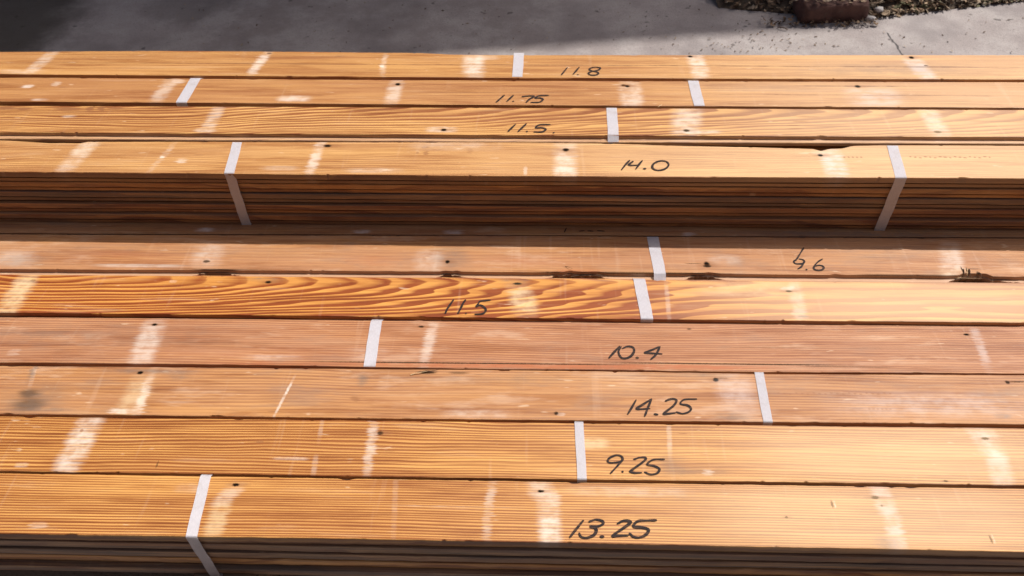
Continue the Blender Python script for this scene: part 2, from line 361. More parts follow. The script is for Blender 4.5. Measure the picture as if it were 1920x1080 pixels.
def strap(parent, inv, ztop, ptop, pbot, w_m, lo_y, hi_y, tongue_front, width_px, lab=None):
    """flat band drawn tight around the bundle; ptop / pbot are where its middle meets the back and front edges of the top face"""
    A = inv @ unp(*ptop, ztop); B = inv @ unp(*pbot, ztop)
    xb, xf = A.x, B.x
    yl, yh = lo_y, hi_y
    up = HB+.0006
    tgf = TG if tongue_front else 0; tgb = 0 if tongue_front else TG
    tz = HB-T+.68*T
    path = []   # (x, y, z)
    K = 12
    for i in range(K+1):
        q = i/K; path.append((xb+(xf-xb)*q, yh-.001+(yl+.001-(yh-.001))*q, up))
    path.append((xf, yl-.0003, HB-.0003))
    path.append((xf, yl-.0006-tgf, tz if tgf else HB-.0012))
    for i in range(1, 8): path.append((xf+.0005*math.sin(i*1.7), yl-.0008-tgf, (tz if tgf else HB-.0012)*(1-i/8)+.004*(i/8)))
    path.append((xf, yl-.0004, -.0002))
    path.append((xb, yh+.0004, -.0002))
    path.append((xb, yh+.0006+tgb, .004)); path.append((xb, yh+.0006+tgb, tz)); path.append((xb, yh+.0003, HB-.0003))
    h = width_px
    V = []; F = []; UV = []
    n = len(path)
    for i, p in enumerate(path):
        wb = .0007*noise.noise(Vector((p[1]*25, p[2]*25+xf*9, 4))); lf = .0006*noise.noise(Vector((xf*7, p[1]*30, p[2]*30)))
        V += [(p[0]-h/2*(1+.05*noise.noise(Vector((p[1]*60, xf*5, 1))))+wb, p[1], p[2]+abs(lf)), (p[0]+h/2*(1+.05*noise.noise(Vector((p[1]*60, xf*5, 7))))+wb, p[1], p[2]+abs(lf)*.2)]
    ring_uv = []
    L = 0; Ls = [0]
    for i in range(1, n+1):
        a = Vector(path[i-1]); c = Vector(path[i % n]); L += (a-c).length; Ls.append(L)
    for i in range(n):
        j = (i+1) % n
        F.append((2*i, 2*i+1, 2*j+1, 2*j)); UV.append(((0, Ls[i]*60), (1, Ls[i]*60), (1, Ls[i+1]*60), (0, Ls[i+1]*60)))
    o = mesh_obj('strap', V, F, strap_m, parent)
    ul = o.data.uv_layers.new(name='UVMap')
    k = 0
    for uvs in UV:
        for q in uvs: ul.data[k].uv = q; k += 1
    md = o.modifiers.new('t', 'SOLIDIFY'); md.thickness = .0005; md.offset = 0
    if lab: o['label'] = lab
    return o

# ------------------------------------------------------------------ the bundles
# per bundle: tier, back edge and front edge of the top face (picture points), grain, straps, marks
# mark: (kind, strength, top point, bottom point, width px [, softness])   or ('dot', kind, strength, centre, w px, h px [, softness])
B = {}
B['11.8'] = dict(tier=1, key='11.8', back=[(0, 97), (300, 95), (600, 97), (790, 99), (850, 102), (960, 103), (1920, 103)], front=[(0, 139), (960, 146), (1920, 149)],
  tf=False, light=(.72, .45, .21), dark=(.46, .22, .075), freq=240, yc=.22, contrast=.8, pink=.12,
  straps=[((973, 104), (970, 145), 21)],
  label='pine board bundle marked 11.8, rearmost row of the upper tier',
  marks=[('dot', 'sap_sheen', 0.29, (1750, 125), 800, 70, .8), ('dot', 'brown', .35, (560, 108), 140, 2.5, .6), ('dot', 'brown', .3, (230, 128), 180, 3, .6), ('pale', .5, (97, 100), (55, 136), 24), ('pale', .75, (500, 101), (472, 138), 18), ('pale', .45, (722, 104), (717, 140), 9), ('dot', 'pale', .9, (716, 124), 8, 5), ('pale', .85, (888, 106), (888, 142), 36), ('dot', 'pale', .4, (915, 108), 40, 8),
         ('pale', .75, (1302, 104), (1316, 146), 30), ('blue', .8, (1710, 112), (1742, 147), 34), ('dot', 'hole', 1, (1294, 106), 8, 3), ('dot', 'hole', 1, (1709, 108), 8, 4), ('dot', 'dark', .8, (1736, 123), 8, 2), ('dot', 'dark', .7, (505, 100), 9, 3),
         ('dot', 'gray', .28, (1660, 130), 260, 20, .7), ('dot', 'pale', .4, (30, 134), 90, 7, .5), ('dot', 'line', .7, (700, 120.5), 1500, 1.4, .4), ('dot', 'line', .8, (1500, 124.5), 900, 1.4, .4)])
B['11.75'] = dict(tier=1, key='11.75', back=[(0, 145), (960, 151), (1920, 154)], front=[(0, 190), (960, 197), (1920, 202)],
  tf=False, light=(.70, .43, .20), dark=(.45, .21, .08), freq=260, yc=-.25, contrast=.7, pink=.25,
  straps=[((367, 148), (341, 191), 22), ((1300, 155), (1312, 200), 22)],
  label='pine board bundle marked 11.75, in front of the 11.8 bundle',
  marks=[('dot', 'sap_sheen', 0.33, (1750, 178), 700, 80, .8), ('dot', 'gray', .2, (1430, 165), 220, 14, .9), ('pale', .45, (322, 150), (292, 190), 26), ('dot', 'pale', .5, (333, 153), 24, 7), ('pale', .6, (745, 153), (732, 193), 26), ('dot', 'hole', 1, (746, 158), 8, 4), ('dot', 'pale', .75, (552, 185), 52, 10, .5), ('dot', 'pale', .7, (51, 162), 20, 6), ('dot', 'pale', .4, (105, 157), 14, 8),
         ('dot', 'pale', .5, (75, 187), 30, 4), ('pale', .65, (1180, 157), (1186, 197), 38), ('dot', 'hole', 1, (1169, 160), 8, 3), ('dot', 'hole', 1, (1176, 161.5), 8, 3.5), ('dot', 'line', .8, (1600, 161.5), 210, 1.6), ('dot', 'hole', 1, (1608, 162), 9, 4), ('dot', 'blue', .45, (1640, 183), 90, 34, .5),
         ('dot', 'line', .6, (1640, 178.5), 620, 1.3, .4), ('dot', 'line', .45, (960, 173.5), 420, 1.2, .4)])
B['11.5back'] = dict(tier=1, key='11.5back', back=[(0, 198), (960, 202), (1920, 206)], front=[(0, 248), (960, 253.5), (1920, 257)],
  tf=True, light=(.72, .45, .21), dark=(.42, .18, .06), freq=190, yc=.092, d0=.045, s=.06, contrast=.95, wob=.008, pink=.08,
  straps=[((1147, 205), (1150, 256), 22)],
  label='pine board bundle marked 11.5, between the 11.75 and 14.0 bundles',
  marks=[('pale', .45, (410, 203), (386, 247), 24), ('dot', 'pale', .45, (385, 244), 38, 7), ('dot', 'pale', .55, (828, 243), 52, 11), ('dot', 'hole', 1, (832, 243.5), 9, 4), ('pale', .6, (1290, 203), (1284, 252), 50), ('dot', 'pale', .6, (1310, 247), 80, 8), ('dot', 'hole', 1, (1287, 245), 10, 4),
         ('pale', .7, (1740, 207), (1765, 254), 34), ('dot', 'hole', 1, (1758, 247.5), 12, 4), ('dot', 'brown', .95, (10, 203), 44, 6, .4), ('dot', 'brown', .9, (44, 204), 30, 6, .4), ('dot', 'brown', .9, (128, 204), 50, 6, .4), ('dot', 'brown', .95, (168, 204), 14, 8, .4), ('dot', 'brown', .9, (190, 204), 14, 8, .4), ('dot', 'brown', .8, (218, 203), 26, 5, .4), ('dot', 'brown', .6, (150, 210), 90, 3, .5),
         ('dot', 'pale', .5, (130, 218), 26, 5), ('dot', 'sap_sheen', 0.36, (1700, 230), 640, 70, .8), ('dot', 'brown', .3, (700, 206), 80, 6), ('dot', 'brown', .3, (955, 209), 150, 7, .6), ('dot', 'brown', .5, (1488, 235), 24, 2), ('dot', 'brown', .5, (1500, 228), 30, 1.6), ('dot', 'brown', .5, (1492, 241), 30, 1.6), ('dot', 'brown', .45, (1515, 219), 40, 1.6)])
B['14.0'] = dict(tier=1, key='14.0', back=[(0, 263), (35, 264.5), (90, 268), (150, 268), (165, 265.5), (400, 265.5), (960, 266.5), (1140, 269), (1280, 273), (1420, 276), (1525, 279), (1540, 283), (1556, 279), (1582, 278), (1600, 273), (1650, 272), (1920, 273)], front=[(0, 322), (960, 330), (1920, 334.5)],
  tf=False, light=(.74, .48, .24), dark=(.48, .24, .09), freq=230, yc=.2, contrast=.55, pink=.2,
  straps=[((446, 265.5), (431, 323), 20), ((1673, 274), (1690, 334), 23)],
  label='pale pine board bundle marked 14.0, front row of the upper tier',
  marks=[('dot', 'sap_sheen', 0.36, (1650, 300), 1000, 110, .8), ('cream', .3, (170, 268), (150, 290), 36), ('pale', .5, (172, 266), (122, 318), 34), ('pale', .35, (325, 272), (284, 318), 10), ('dot', 'pale', .6, (340, 301), 18, 9), ('dot', 'pale', .9, (304, 295), 8, 4), ('pale', .7, (602, 268), (580, 322), 18), ('dot', 'hole', 1, (614, 273.5), 12, 4),
         ('pale', .5, (1060, 270), (1060, 295), 38), ('pale', .85, (1060, 296), (1060, 331), 38), ('dot', 'hole', 1, (1061, 281), 10, 5), ('dot', 'pale', .4, (985, 320), 7, 16), ('blue', .85, (1556, 284), (1572, 333), 38), ('dot', 'hole', 1, (1538, 291), 8, 4), ('dot', 'pale', .6, (1545, 286), 44, 8),
         ('dot', 'brown', .5, (797, 276), 14, 5), ('dot', 'brown', .6, (799, 287), 10, 8), ('dot', 'brown', .5, (783, 286), 5, 4), ('dot', 'brown', .35, (880, 283), 10, 10), ('dot', 'pale', .35, (700, 320), 90, 9, .5), ('dot', 'pale', .3, (525, 315), 60, 8, .5), ('dot', 'line', .3, (400, 313), 700, 1.3, .4), ('dot', 'pale', .3, (850, 274), 130, 14, .6)]
        + [('dot', 'brown', .6, (1707+i*9.3, 294+(i*7 % 3)), 4+(i*5 % 4), 2.5) for i in range(17)] + [('dot', 'brown', .55, (1583+i*8, 295), 4, 3) for i in range(5)])
B['9.6'] = dict(tier=0, key='9.6', back=[(0, 439), (960, 442), (1920, 447)], front=[(0, 504.5), (372, 506.6), (381, 505.6), (395, 506.2), (412, 505.2), (430, 506.3), (446, 507), (824, 509), (835, 507.6), (846, 508.8), (856, 507.4), (866, 509.5), (1030, 511), (1038, 509.6), (1052, 510.6), (1070, 508.4), (1096, 510), (1118, 509), (1140, 512), (1286, 513), (1297, 511.8), (1312, 512.4), (1328, 510.5), (1338, 511.6), (1350, 513.5), (1770, 517), (1798, 516), (1806, 512), (1848, 513), (1862, 518.5), (1920, 519.5)],
  tf=True, light=(.60, .335, .165), dark=(.42, .205, .095), freq=170, yc=.2, contrast=.3, pink=.55,
  straps=[((1224, 446), (1237, 512), 24)],
  label='pinkish weathered board bundle marked 9.6 with a gouged edge, below the upper tier',
  marks=[('dot', 'dark', .8, (1185, 511.3), 340, 2.4, .4), ('dot', 'dark', .7, (1700, 515.5), 180, 2.2, .4), ('dot', 'dark', .6, (420, 505), 160, 2, .5), ('dot', 'line', .6, (1500, 507), 500, 1.4, .5), ('dot', 'line', .5, (300, 497), 500, 1.3, .5), ('dot', 'gray', .2, (300, 470), 500, 16, .9), ('dot', 'red', .2, (1000, 490), 160, 16, .9), ('dot', 'gray', .25, (1420, 496), 60, 10, .9), ('dot', 'gray', .35, (842, 470), 50, 46, .8), ('dot', 'dark', .9, (405, 507), 70, 5, .6), ('dot', 'dark', .9, (843, 512), 40, 6, .6), ('dot', 'dark', .9, (1085, 512), 104, 5, .6), ('dot', 'dark', .9, (1320, 515), 60, 6, .6), ('dot', 'dark', .9, (1838, 522), 80, 10, .6), ('dot', 'brown', .4, (650, 500), 220, 3, .6), ('dot', 'brown', .3, (1150, 470), 160, 8, .8), ('dot', 'red', .25, (700, 490), 90, 20, .9), ('dot', 'red', .3, (240, 478), 150, 18, .9), ('dot', 'brown', .35, (470, 492), 100, 8, .9), ('dot', 'gray', .3, (1660, 480), 120, 12, .9), ('dot', 'pale', .4, (805, 488), 50, 36, .5), ('dot', 'gray', .35, (848, 492), 60, 30, .8), ('dot', 'hole', 1, (839, 491), 7, 5), ('dot', 'pale', .45, (390, 478), 50, 36, .6), ('dot', 'dark', .9, (387, 490), 13, 5), ('dot', 'pale', .4, (25, 485), 70, 26, .6), ('dot', 'gray', .3, (40, 490), 100, 20, .8),
         ('dot', 'hole', 1, (1325, 495), 9, 7), ('dot', 'hole', .9, (1326, 499), 13, 4), ('dot', 'dark', .7, (1300, 494), 30, 1.5), ('pale', .55, (1780, 462), (1788, 516), 38), ('dot', 'cream', .4, (1790, 510), 60, 14), ('dot', 'gray', .3, (1375, 490), 60, 16, .8), ('dot', 'gray', .3, (1890, 492), 40, 14, .8),
         ('dot', 'brown', .4, (820, 470), 30, 3), ('dot', 'red', .4, (1085, 508), 80, 8), ('dot', 'pale', .3, (1360, 487), 50, 16, .6), ('dot', 'dark', .9, (1806, 509), 3.6, 17), ('dot', 'dark', .95, (1817, 512), 4.5, 20), ('dot', 'dark', .95, (1836, 515), 8, 12), ('dot', 'dark', .6, (1826, 504), 22, 1.6),
         ('dot', 'gray', .8, (1816, 521), 50, 7), ('dot', 'pale', .4, (260, 498), 160, 6), ('dot', 'brown', .5, (1064, 500), 20, 1.4)])
B['11.5front'] = dict(tier=0, key='11.5front', back=[(0, 514.5), (960, 522), (1920, 532)], front=[(0, 586), (960, 596), (1920, 605)],
  tf=False, light=(.74, .40, .13), dark=(.42, .12, .025), freq=150, yc=.084, d0=.072, s=.115, cap=.10, contrast=1.3, wob=.007, pink=0.,
  straps=[((1199, 526), (1213, 597), 25)],
  label='orange tiger-striped board bundle marked 11.5, between the 9.6 and 10.4 bundles',
  marks=[('dot', 'sap_sheen', .4, (1750, 568), 760, 110, .8), ('cream', .85, (52, 520), (6, 592), 40), ('dot', 'dark', .4, (62, 526), 10, 5), ('dot', 'gray', .6, (500, 524), 60, 8, .6), ('dot', 'hole', 1, (503, 529), 10, 4), ('dot', 'gray', .6, (965, 526), 50, 8, .5), ('dot', 'hole', 1, (970, 532), 14, 3.6), ('cream', .75, (972, 540), (986, 585), 44),
         ('pale', .45, (1490, 534), (1502, 602), 24), ('dot', 'hole', 1, (1479, 546), 10, 3.4), ('dot', 'pale', .5, (1478, 541), 24, 8), ('dot', 'gray', .5, (1506, 593), 20, 4), ('pale', .3, (1249, 532), (1255, 600), 8), ('dot', 'sap_sheen', 0.22, (1660, 565), 560, 90, .8), ('dot', 'cream', .35, (1400, 543), 140, 22, .6), ('dot', 'pale', .4, (325, 528), 14, 5), ('dot', 'brown', .6, (1435, 601), 5, 4)])
B['10.4'] = dict(tier=0, key='10.4', back=[(0, 596.5), (960, 603.5), (1920, 614)], front=[(0, 679.5), (480, 684), (620, 687), (720, 689), (960, 692), (1440, 697.5), (1920, 700.5)],
  tf=False, light=(.60, .325, .18), dark=(.40, .16, .075), freq=225, yc=-.2, contrast=.95, pink=.55,
  straps=[((706, 601), (693, 686), 24)],
  label='pinkish board bundle marked 10.4 with a split front edge',
  marks=[('dot', 'gray', .22, (150, 640), 500, 60, .9), ('dot', 'red', .2, (420, 662), 420, 14, .9), ('dot', 'gray', .25, (60, 625), 200, 14, .9), ('dot', 'pale', .3, (690, 665), 60, 20, .8), ('pale', .6, (290, 606), (262, 680), 42), ('dot', 'hole', 1, (290, 608.5), 9, 4), ('pale', .5, (813, 608), (794, 684), 20), ('dot', 'hole', .9, (790, 612.5), 10, 3), ('dot', 'dark', .7, (1292, 617), 9, 3), ('dot', 'hole', 1, (1812, 627), 9, 3.4), ('blue', .4, (1826, 616), (1852, 686), 16),
         ('dot', 'red', .75, (1060, 686.5), 760, 9, .25), ('dot', 'red', .45, (560, 682), 300, 8, .6), ('dot', 'dark', .95, (880, 681), 560, 2.2, .3), ('dot', 'dark', .9, (1360, 682.5), 420, 2.2, .3), ('dot', 'dark', .6, (1590, 688), 160, 1.8, .3),
         ('dot', 'line', .4, (600, 645), 900, 1.3, .4), ('dot', 'line', .5, (1500, 652), 840, 1.4, .4), ('dot', 'pale', .35, (25, 660), 20, 12), ('dot', 'pale', .35, (510, 670), 90, 10, .6), ('dot', 'brown', .4, (120, 618), 60, 2)])
B['14.25'] = dict(tier=0, key='14.25', back=[(0, 686), (960, 693.5), (1440, 701), (1920, 703)], front=[(0, 776), (960, 787), (1920, 796)],
  tf=False, light=(.61, .345, .165), dark=(.41, .20, .085), freq=190, yc=.21, contrast=.6, pink=.4,
  straps=[((1423, 700), (1441, 794), 19)],
  label='pinkish grey-stained board bundle marked 14.25, behind the 9.25 bundle',
  marks=[('dot', 'gray', .3, (900, 712), 300, 14, .9), ('dot', 'gray', .3, (1240, 705), 160, 10, .9), ('dot', 'brown', .3, (520, 745), 60, 10, .9), ('dot', 'gray', .2, (1180, 735), 120, 16, .9), ('dot', 'brown', .3, (380, 742), 420, 3, .7), ('cream', .5, (272, 705), (238, 776), 44), ('pale', .6, (282, 706), (256, 774), 16), ('dot', 'pale', .8, (235, 771), 56, 9), ('dot', 'gray', .5, (275, 697), 150, 8, .7), ('dot', 'hole', 1, (263, 699), 9, 5), ('dot', 'gray', .5, (330, 706), 40, 12, .8), ('dot', 'dark', .75, (56, 738), 36, 16, .6), ('dot', 'dark', .7, (54, 758), 56, 22, .6), ('dot', 'gray', .5, (62, 750), 90, 50, .9), ('dot', 'gray', .5, (85, 768), 90, 8, .6),
         ('pale', .25, (66, 690), (56, 725), 8), ('dot', 'gray', .6, (60, 700), 10, 34, .6), ('pale', .8, (547, 716), (516, 776), 5), ('dot', 'gray', .55, (680, 712), 18, 22, .6), ('dot', 'brown', .6, (667, 748), 16, 9, .5), ('dot', 'hole', 1, (1342, 712), 9, 6), ('dot', 'dark', .6, (1355, 709), 24, 2), ('dot', 'gray', .35, (1330, 706), 80, 10, .6),
         ('dot', 'blue', .4, (1380, 735), 60, 66, .6), ('dot', 'gray', .5, (1372, 781), 60, 14, .6), ('dot', 'hole', .9, (1043, 775), 7, 5), ('dot', 'pale', .5, (1052, 777), 14, 6), ('dot', 'dark', .85, (800, 698), 34, 6, .4), ('dot', 'dark', .6, (860, 699), 36, 4, .5), ('dot', 'brown', .6, (740, 692.5), 110, 4, .5), ('dot', 'pale', .45, (900, 776), 110, 12, .6),
         ('dot', 'gray', .4, (1870, 740), 80, 20, .8), ('dot', 'gray', .6, (1880, 780), 30, 8, .6), ('dot', 'dark', .9, (1906, 716), 36, 2.4), ('dot', 'hole', .9, (1889, 717), 7, 5), ('dot', 'line', .4, (500, 734), 900, 1.2, .4), ('dot', 'blue', .35, (1750, 760), 300, 40, .7)]
        + [('dot', 'brown', .5, (1460+i*11, 737+(i*7 % 3)), 5+(i*5 % 5), 3) for i in range(20)] + [('dot', 'brown', .35, (1630+i*8, 767), 5, 3) for i in range(6)])
B['9.25'] = dict(tier=0, key='9.25', back=[(0, 780.5), (960, 791.5), (1920, 803)], front=[(0, 883), (960, 897), (1920, 910)],
  tf=False, light=(.70, .405, .165), dark=(.41, .165, .045), freq=220, yc=-.16, d0=.02, contrast=.95, wob=.004, pink=0.,
  straps=[((1086, 794), (1091, 897), 19)],
  label='yellow pine board bundle marked 9.25, directly behind the nearest bundle',
  marks=[('dot', 'sap_sheen', 0.17, (1600, 850), 900, 150, .9), ('pale', .85, (172, 786), (122, 882), 46), ('dot', 'brown', .6, (153, 807), 6, 6), ('pale', .6, (701, 794), (688, 880), 17), ('dot', 'hole', .8, (713, 812), 9, 6), ('pale', .2, (604, 790), (598, 826), 8), ('pale', .25, (592, 858), (588, 886), 10), ('dot', 'cream', .6, (1112, 831), 50, 22, .5), ('pale', .35, (1254, 799), (1256, 850), 9), ('dot', 'gray', .32, (1265, 872), 44, 44, .7), ('dot', 'gray', .3, (1310, 885), 100, 18, .7),
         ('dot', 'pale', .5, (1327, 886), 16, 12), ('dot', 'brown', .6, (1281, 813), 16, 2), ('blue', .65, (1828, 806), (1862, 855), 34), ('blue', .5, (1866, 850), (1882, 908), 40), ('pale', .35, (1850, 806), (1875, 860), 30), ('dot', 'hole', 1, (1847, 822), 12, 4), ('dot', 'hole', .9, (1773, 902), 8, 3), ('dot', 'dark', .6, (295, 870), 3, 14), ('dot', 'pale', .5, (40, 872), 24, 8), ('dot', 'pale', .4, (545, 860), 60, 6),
         ('dot', 'line', .6, (1700, 856), 560, 1.4, .4), ('dot', 'sap_sheen', 0.29, (1700, 850), 560, 100, .4), ('dot', 'brown', .5, (487, 828), 14, 5)])
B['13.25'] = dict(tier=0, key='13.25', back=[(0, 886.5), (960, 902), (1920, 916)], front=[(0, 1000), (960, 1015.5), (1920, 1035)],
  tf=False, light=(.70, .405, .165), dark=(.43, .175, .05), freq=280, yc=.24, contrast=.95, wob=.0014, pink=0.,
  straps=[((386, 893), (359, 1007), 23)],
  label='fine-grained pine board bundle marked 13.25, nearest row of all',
  marks=[('dot', 'sap_sheen', 0.17, (1600, 970), 1000, 170, .9), ('dot', 'gray', .15, (1320, 935), 260, 30, .9), ('pale', .4, (442, 912), (412, 945), 34), ('cream', .6, (418, 945), (398, 1002), 34), ('dot', 'hole', 1, (442, 909), 11, 5), ('pale', .5, (1010, 905), (1022, 935), 46), ('pale', .85, (1028, 935), (1032, 1019), 38), ('dot', 'hole', 1, (1014, 921), 10, 4), ('pale', .4, (922, 908), (912, 1000), 16), ('pale', .14, (742, 900), (738, 1000), 10), ('dot', 'pale', .25, (850, 950), 220, 3), ('dot', 'pale', .35, (70, 985), 30, 12),
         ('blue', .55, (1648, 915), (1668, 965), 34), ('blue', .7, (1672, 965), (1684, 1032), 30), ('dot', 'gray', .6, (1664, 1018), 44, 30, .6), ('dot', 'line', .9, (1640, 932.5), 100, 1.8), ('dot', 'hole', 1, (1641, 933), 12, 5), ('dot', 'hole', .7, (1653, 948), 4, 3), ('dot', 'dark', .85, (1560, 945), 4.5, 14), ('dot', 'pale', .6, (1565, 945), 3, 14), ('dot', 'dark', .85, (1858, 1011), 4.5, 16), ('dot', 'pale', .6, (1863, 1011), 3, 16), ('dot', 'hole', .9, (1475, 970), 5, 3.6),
         ('dot', 'line', .6, (1620, 974), 640, 1.4, .4), ('dot', 'sap_sheen', 0.29, (1650, 970), 620, 116, .4), ('dot', 'pale', .25, (360, 915), 50, 16, .6), ('dot', 'pale', .3, (1180, 922), 200, 16, .6)])

edge_mats = [wood('edge_pine_%s' % k, l, d, freq=f, yc=.2, contrast=.6, seed=sd, pink=pk, rnd=True, grey=gy)
             for k, l, d, f, sd, pk, gy in (('amber', (.66, .40, .20), (.36, .16, .07), 240, 3., 0, .25), ('red', (.62, .34, .17), (.32, .13, .06), 240, 7., .2, .3), ('grey', (.52, .37, .26), (.30, .20, .15), 240, 13., .3, .5))]
low_mesh = {}
def low_board(tf, mi):
    if (tf, mi) not in low_mesh:
        me = board_mesh('board', .0865, tf, -1.75, 1.75, .02, seed=17+mi*3+tf, rough=.0003)
        me.materials.append(edge_mats[mi]); low_mesh[(tf, mi)] = me
    return low_mesh[(tf, mi)]

def make_bundle(name, spec, seed):
    rr = random.Random(seed)
    zt = HB if spec['tier'] else 0.
    L = unp(*spec['front'][0], zt); Rt = unp(*spec['front'][-1], zt)
    ang = math.atan2(Rt.y-L.y, Rt.x-L.x)
    yf = L.y + (0-L.x)*math.tan(ang)
    root = empty('board_bundle', (0, yf, zt-HB), ang)
    tag(root, spec['label'], 'lumber bundle', 'strapped bundles of reclaimed pine boards')
    MW = Matrix.Translation((0, yf, zt-HB)) @ Matrix.Rotation(ang, 4, 'Z'); inv = MW.inverted()
    def loc(p): return inv @ unp(*p, zt)
    fr = [(q.x, q.y) for q in map(loc, spec['front'])]; bk = [(q.x, q.y) for q in map(loc, spec['back'])]
    w = sum(y for _, y in bk)/len(bk) if len(bk) < 5 else sorted(y for _, y in bk)[len(bk)//2]
    M = []
    for mk in spec['marks']:
        if mk[0] == 'dot':
            _, kind, st, c, wp, hp = mk[:6]; soft = mk[6] if len(mk) > 6 else (.35 if kind != 'hole' else .45)
            p = loc(c); a = loc((c[0]-wp/2, c[1])); b2 = loc((c[0]+wp/2, c[1])); u = loc((c[0], c[1]-hp/2)); d = loc((c[0], c[1]+hp/2))
            k = 0.
            hw = abs(b2.x-a.x)/2
            if kind == 'hole':   # nail hole: rust streak along the grain round it
                hw *= 1.15; M.append((p.x+hw*.6, p.y, 0., hw*3.2, abs(u.y-d.y)*.62, .7, .55, 'brown'))
            M.append((p.x, p.y, k, hw, abs(u.y-d.y)/2*(1.2 if kind == 'hole' else 1), soft, st, kind))
        else:
            kind, st, pt, pb, wp = mk[:5]; soft = mk[5] if len(mk) > 5 else .5
            A = loc(pt); Bp = loc(pb); mid = (A+Bp)/2; mp = ((pt[0]+pb[0])/2, (pt[1]+pb[1])/2)
            hw = (loc((mp[0]+wp/2, mp[1])).x-loc((mp[0]-wp/2, mp[1])).x)/2
            M.append((mid.x, mid.y, (A.x-Bp.x)/(A.y-Bp.y), hw, abs(A.y-Bp.y)/2*1.08+.001, soft, st, kind))
    mat = wood('pine_'+spec['key'].replace('.', '_'), spec['light'], spec['dark'], freq=spec['freq'], yc=spec['yc'], d0=spec.get('d0', .02), s=spec.get('s', 0.),
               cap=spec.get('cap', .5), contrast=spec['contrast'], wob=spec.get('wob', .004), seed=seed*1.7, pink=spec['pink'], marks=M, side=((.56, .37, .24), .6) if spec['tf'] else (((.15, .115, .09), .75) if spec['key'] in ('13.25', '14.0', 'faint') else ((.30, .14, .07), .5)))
    spec['mat'] = mat
    tongue = None
    if spec['key'] == '9.6':
        dm = [(loc((a, 512)).x, loc((b3, 512)).x, k) for a, b3, k in ((368, 442, 1.), (826, 862, 1.), (1034, 1132, 1.), (1292, 1346, 1.), (1785, 1862, 1.), (1862, 1920, .5))]
        def tongue(x):
            v = 1.
            for a, b3, k in dm:
                if a-.008 < x < b3+.02:
                    e = min(1, (x-a+.012)/.02, (b3+.02-x)/.04); v -= k*max(e, 0)*(.85+.6*noise.noise(Vector((x*160, 2, 8))))
            return max(v, .02)
    me = board_mesh('board', w, spec['tf'], -1.75, 1.75, .004, front=lambda x: lerp_poly(fr, x), back=lambda x: lerp_poly(bk, x)-w, tongue=tongue, seed=seed)
    me.materials.append(mat)
    top = bpy.data.objects.new('board', me); COL.objects.link(top); top.parent = root; top.location = (0, 0, HB-T)
    for i in range(NL-1):
        mi = rr.choice([0, 0, 1, 1, 2]) if spec['key'] != '13.25' else (2 if i != 2 else 0)
        lb = bpy.data.objects.new('board', low_board(spec['tf'], mi)); COL.objects.link(lb); lb.parent = root
        lb.location = (rr.uniform(-.15, .15), rr.uniform(-.0012, .0040), HB-T-(i+1)*TP); lb.rotation_euler = (0, rr.uniform(-.0004, .0004), rr.uniform(-.0018, .0018)); lb.scale = (1, 1, rr.uniform(.93, 1.))
    ylo = -.0002; yhi = w+.0004
    for st in spec['straps']:
        pt, pb, wp = st
        wm = (loc((pb[0]+wp/2, pb[1])).x-loc((pb[0]-wp/2, pb[1])).x)*.93
        strap(root, inv, zt, pt, pb, wm, ylo, yhi, spec['tf'], wm)
    if 'ink' in spec or spec['key'] in INK:
        ink(spec['key'], root, inv, zt, 'black marker number %s' % spec['key'].replace('back', '').replace('front', ''))
    spec.update(root=root, inv=inv, yf=yf, w=w, ang=ang)
    return root

for i, (nme, sp) in enumerate(B.items()):
    make_bundle(nme, sp, i+1)

# the row of the lower tier that only shows as a strip at the foot of the 14.0 bundle
sp = dict(tier=0, key='faint', back=[(0, 366), (1920, 378)], front=[(0, 436.5), (960, 440), (1920, 444.5)], tf=False, light=(.52, .29, .14), dark=(.33, .16, .07), freq=200, yc=.2, contrast=.35, pink=.5,
          straps=[], label='bundle of boards mostly buried under the 14.0 bundle, only a shaded strip showing',
          marks=[('dot', 'blue', .8, (383, 431), 30, 7, .5), ('dot', 'blue', .8, (678, 434), 26, 6, .5), ('dot', 'blue', .6, (850, 435), 34, 7, .5), ('dot', 'blue', .6, (1292, 439), 26, 6), ('dot', 'gray', .6, (1600, 438), 400, 10, .7)])
make_bundle('buried', sp, 21)
# rows below the upper tier, wholly covered: they carry it
y0 = sp['yf']+sp['w']+.004
for i in range(4):
    root = empty('board_bundle', (0, y0+i*.0945, -HB), sp['ang']*.7)
    tag(root, ['covered board bundle directly beneath the boards marked 11.5', 'covered board bundle beneath the second row of the upper tier', 'covered board bundle beneath the rearmost upper row', 'last covered board bundle at the back of the lower tier'][i], 'lumber bundle', 'strapped bundles of reclaimed pine boards')
    for k in range(NL):
        lb = bpy.data.objects.new('board', low_board(False, (i+k) % 3)); COL.objects.link(lb); lb.parent = root; lb.location = (0, 0, HB-T-k*TP)

